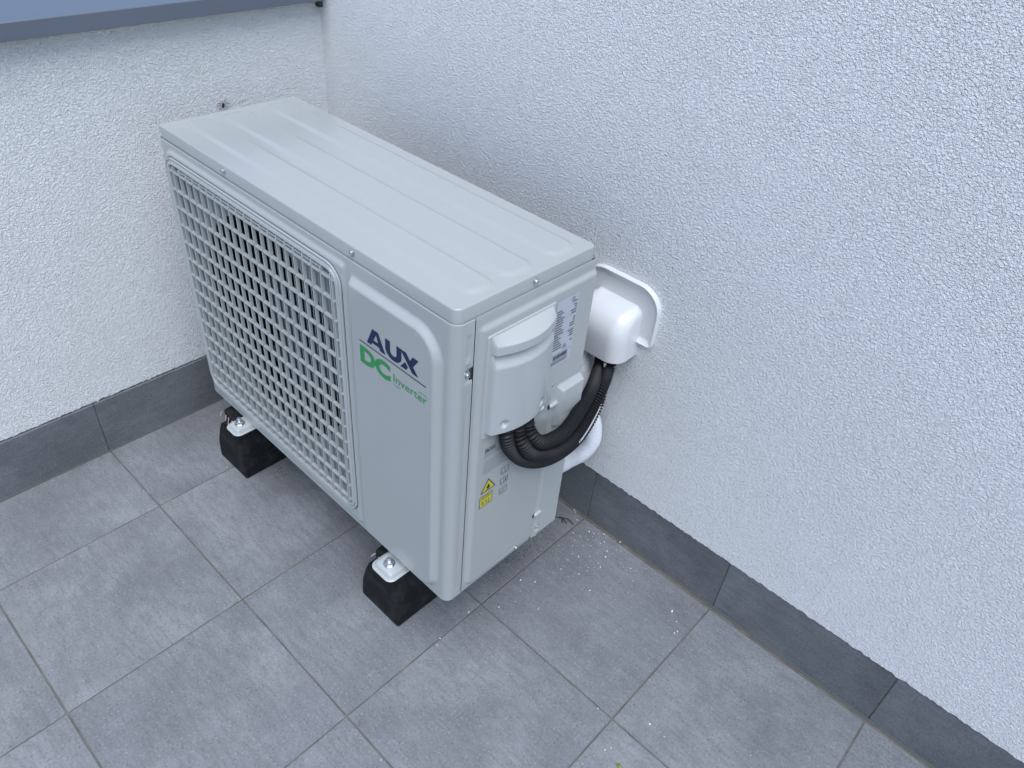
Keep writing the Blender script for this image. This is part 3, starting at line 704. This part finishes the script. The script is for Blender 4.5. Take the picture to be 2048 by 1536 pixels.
# ------------------------------------------------------------------ small things: crumbs, twig, leaf, spider
def floorpt(u, v): 
    d_ = r2*((u-1024)/FPX)+u2*(-(v-768)/FPX)+fw; P = Vector(CAMP); return P+d_*(-P.z/d_.z)
def crumb(s_, p, r, rn):
    n = 6; q = [rn.uniform(.6, 1.3) for _ in range(n)]; st = rn.uniform(1, 1.8); an = rn.uniform(0, 3.1)
    f_ = lambda a, b_: (p.x+a*math.cos(an)-b_*math.sin(an), p.y+a*math.sin(an)+b_*math.cos(an))
    lo = [(*f_(r*st*q[k]*math.cos(2*math.pi*k/n), r*q[k]*math.sin(2*math.pi*k/n)), .0001) for k in range(n)]
    hi = [(*f_(.6*r*st*q[k]*math.cos(2*math.pi*k/n), .6*r*q[k]*math.sin(2*math.pi*k/n)), r*.9) for k in range(n)]
    s_.loft([lo, hi], True, False, True)
rn = random.Random(11); s_ = MB()
spots = [(1149, 1020, 1.6), (1151, 1024, 1.2), (1154, 1040, 1.5), (1146, 1066, 1.6), (1178, 1063, 1.6), (1209, 1068, 1.3), (1240, 1084, 1.8), (1209, 1084, 1.5), (1214, 1102, 2.2), (1211, 1114, 2.2), (1157, 1113, 1.4), (1122, 1138, 1.4), (1158, 1148, 1.5), (1041, 1160, 2.0), (1070, 1164, 1.4), (1201, 1135, 1.2), (1261, 1137, 1.4), (1179, 1181, 2.0), (1344, 1222, 2.2), (1353, 1243, 1.5), (1349, 1266, 1.4), (1355, 1263, 1.3), (998, 1214, 1.4), (938, 1224, 1.7), (880, 1277, 1.4), (874, 1290, 1.4), (1076, 1218, 1.1), (1300, 1448, 1.6), (1196, 1417, 1.2), (1328, 1473, 1.2), (762, 1520, 1.3), (1210, 1500, 1.3), (1222, 1496, 1.1), (454, 934, 1.4)]
for u, v, r in spots: crumb(s_, floorpt(u, v), r*.00075, rn)
for _ in range(95):
    u, v = rn.gauss(1195, 50), rn.gauss(1100, 38); p = floorpt(u, v)
    if p.y < -.004 and p.x > .80: crumb(s_, p, rn.uniform(.0003, .0008), rn)
for _ in range(70):
    p = Vector((rn.uniform(.5, 1.5), rn.uniform(-.9, -.01), 0)); crumb(s_, p, rn.uniform(.0002, .0006), rn)
tag(s_.build('plaster_crumbs', M['cream']), 'white plaster crumbs scattered on the tiles by the skirting', 'crumbs', kind='stuff')
s_ = MB()
for _ in range(80):
    t_ = rn.random(); u, v = 1015+t_*90+rn.gauss(0, 8), 1128-t_*62+rn.gauss(0, 8); crumb(s_, floorpt(u, v), rn.uniform(.0004, .0010), rn)
for _ in range(30):
    u, v = rn.gauss(560, 12), rn.gauss(940, 8); crumb(s_, floorpt(u, v), rn.uniform(.0003, .0010), rn)
for _ in range(60):
    u, v = rn.gauss(1150, 120), rn.gauss(1150, 80); p = floorpt(u, v)
    if p.y < -.01: crumb(s_, p, rn.uniform(.0003, .0007), rn)
tag(s_.build('soil_crumbs', M['soil']), 'dark soil crumbs on the tiles under the edge of the unit', 'crumbs', kind='stuff')
tw = [floorpt(u, v)+Vector((0, 0, h)) for u, v, h in ((1110, 1035, .002), (1124, 1038, .004), (1136, 1042, .005), (1147, 1050, .002))]
s_ = MB(); tube(s_, spline(tw, .003), .0008, 6)
for k, (u, v) in enumerate(((1125, 1046), (1133, 1047), (1118, 1034))):
    tube(s_, [tw[1+(k > 0)*0], floorpt(u, v)+Vector((0, 0, .001))], .0007, 5)
tag(s_.build('twig', M['soil'], None), 'tiny dark twig lying on the tiles beside the bottom rear corner of the unit', 'twig')
lf = floorpt(1238, 1534); s_ = MB()
s_.add([lf+Vector((-.007, 0, .001)), lf+Vector((-.002, .004, .003)), lf+Vector((.006, .002, .002)), lf+Vector((.001, -.004, .001)), lf+Vector((-.001, 0, .004))], [(0, 1, 4), (1, 2, 4), (2, 3, 4), (3, 0, 4)])
tag(s_.build('leaf', M['leaf'], None), 'tiny yellow green leaf on the floor at the bottom edge of the photo', 'leaf')
sp = Vector((XL+.003, -.2335, .6515)); s_ = MB()
for cc, rr_ in ((Vector((0, 0, 0)), (.0022, .0024, .0034)), (Vector((0, .0005, .0038)), (.0016, .0017, .0018))):
    s_.loft([[sp+cc+Vector((rr_[0]*math.sin(a)*math.cos(2*math.pi*k/10), rr_[1]*math.sin(a)*math.sin(2*math.pi*k/10), rr_[2]*math.cos(a))) for k in range(10)] for a in [math.pi*q/6 for q in range(7)]])
for k, (dy, dz) in enumerate(((.012, .006), (.016, .001), (.010, -.007), (.007, .012), (-.010, .006), (-.013, .000), (-.009, -.007), (-.005, .012))):
    j = sp+Vector((.004, dy*.45, dz*.5+.004)); tube(s_, [sp+Vector((0, 0, .002)), j, sp+Vector((-.001, dy, dz))], .00035, 4)
tag(s_.build('spider', M['spider'], None), 'small dark spider on the white parapet wall just above the top cover', 'spider')
for o in list(bpy.data.objects):
    if o.type == 'MESH' and not o.parent and 'kind' not in o and 'label' not in o: print('UNTAGGED', o.name)
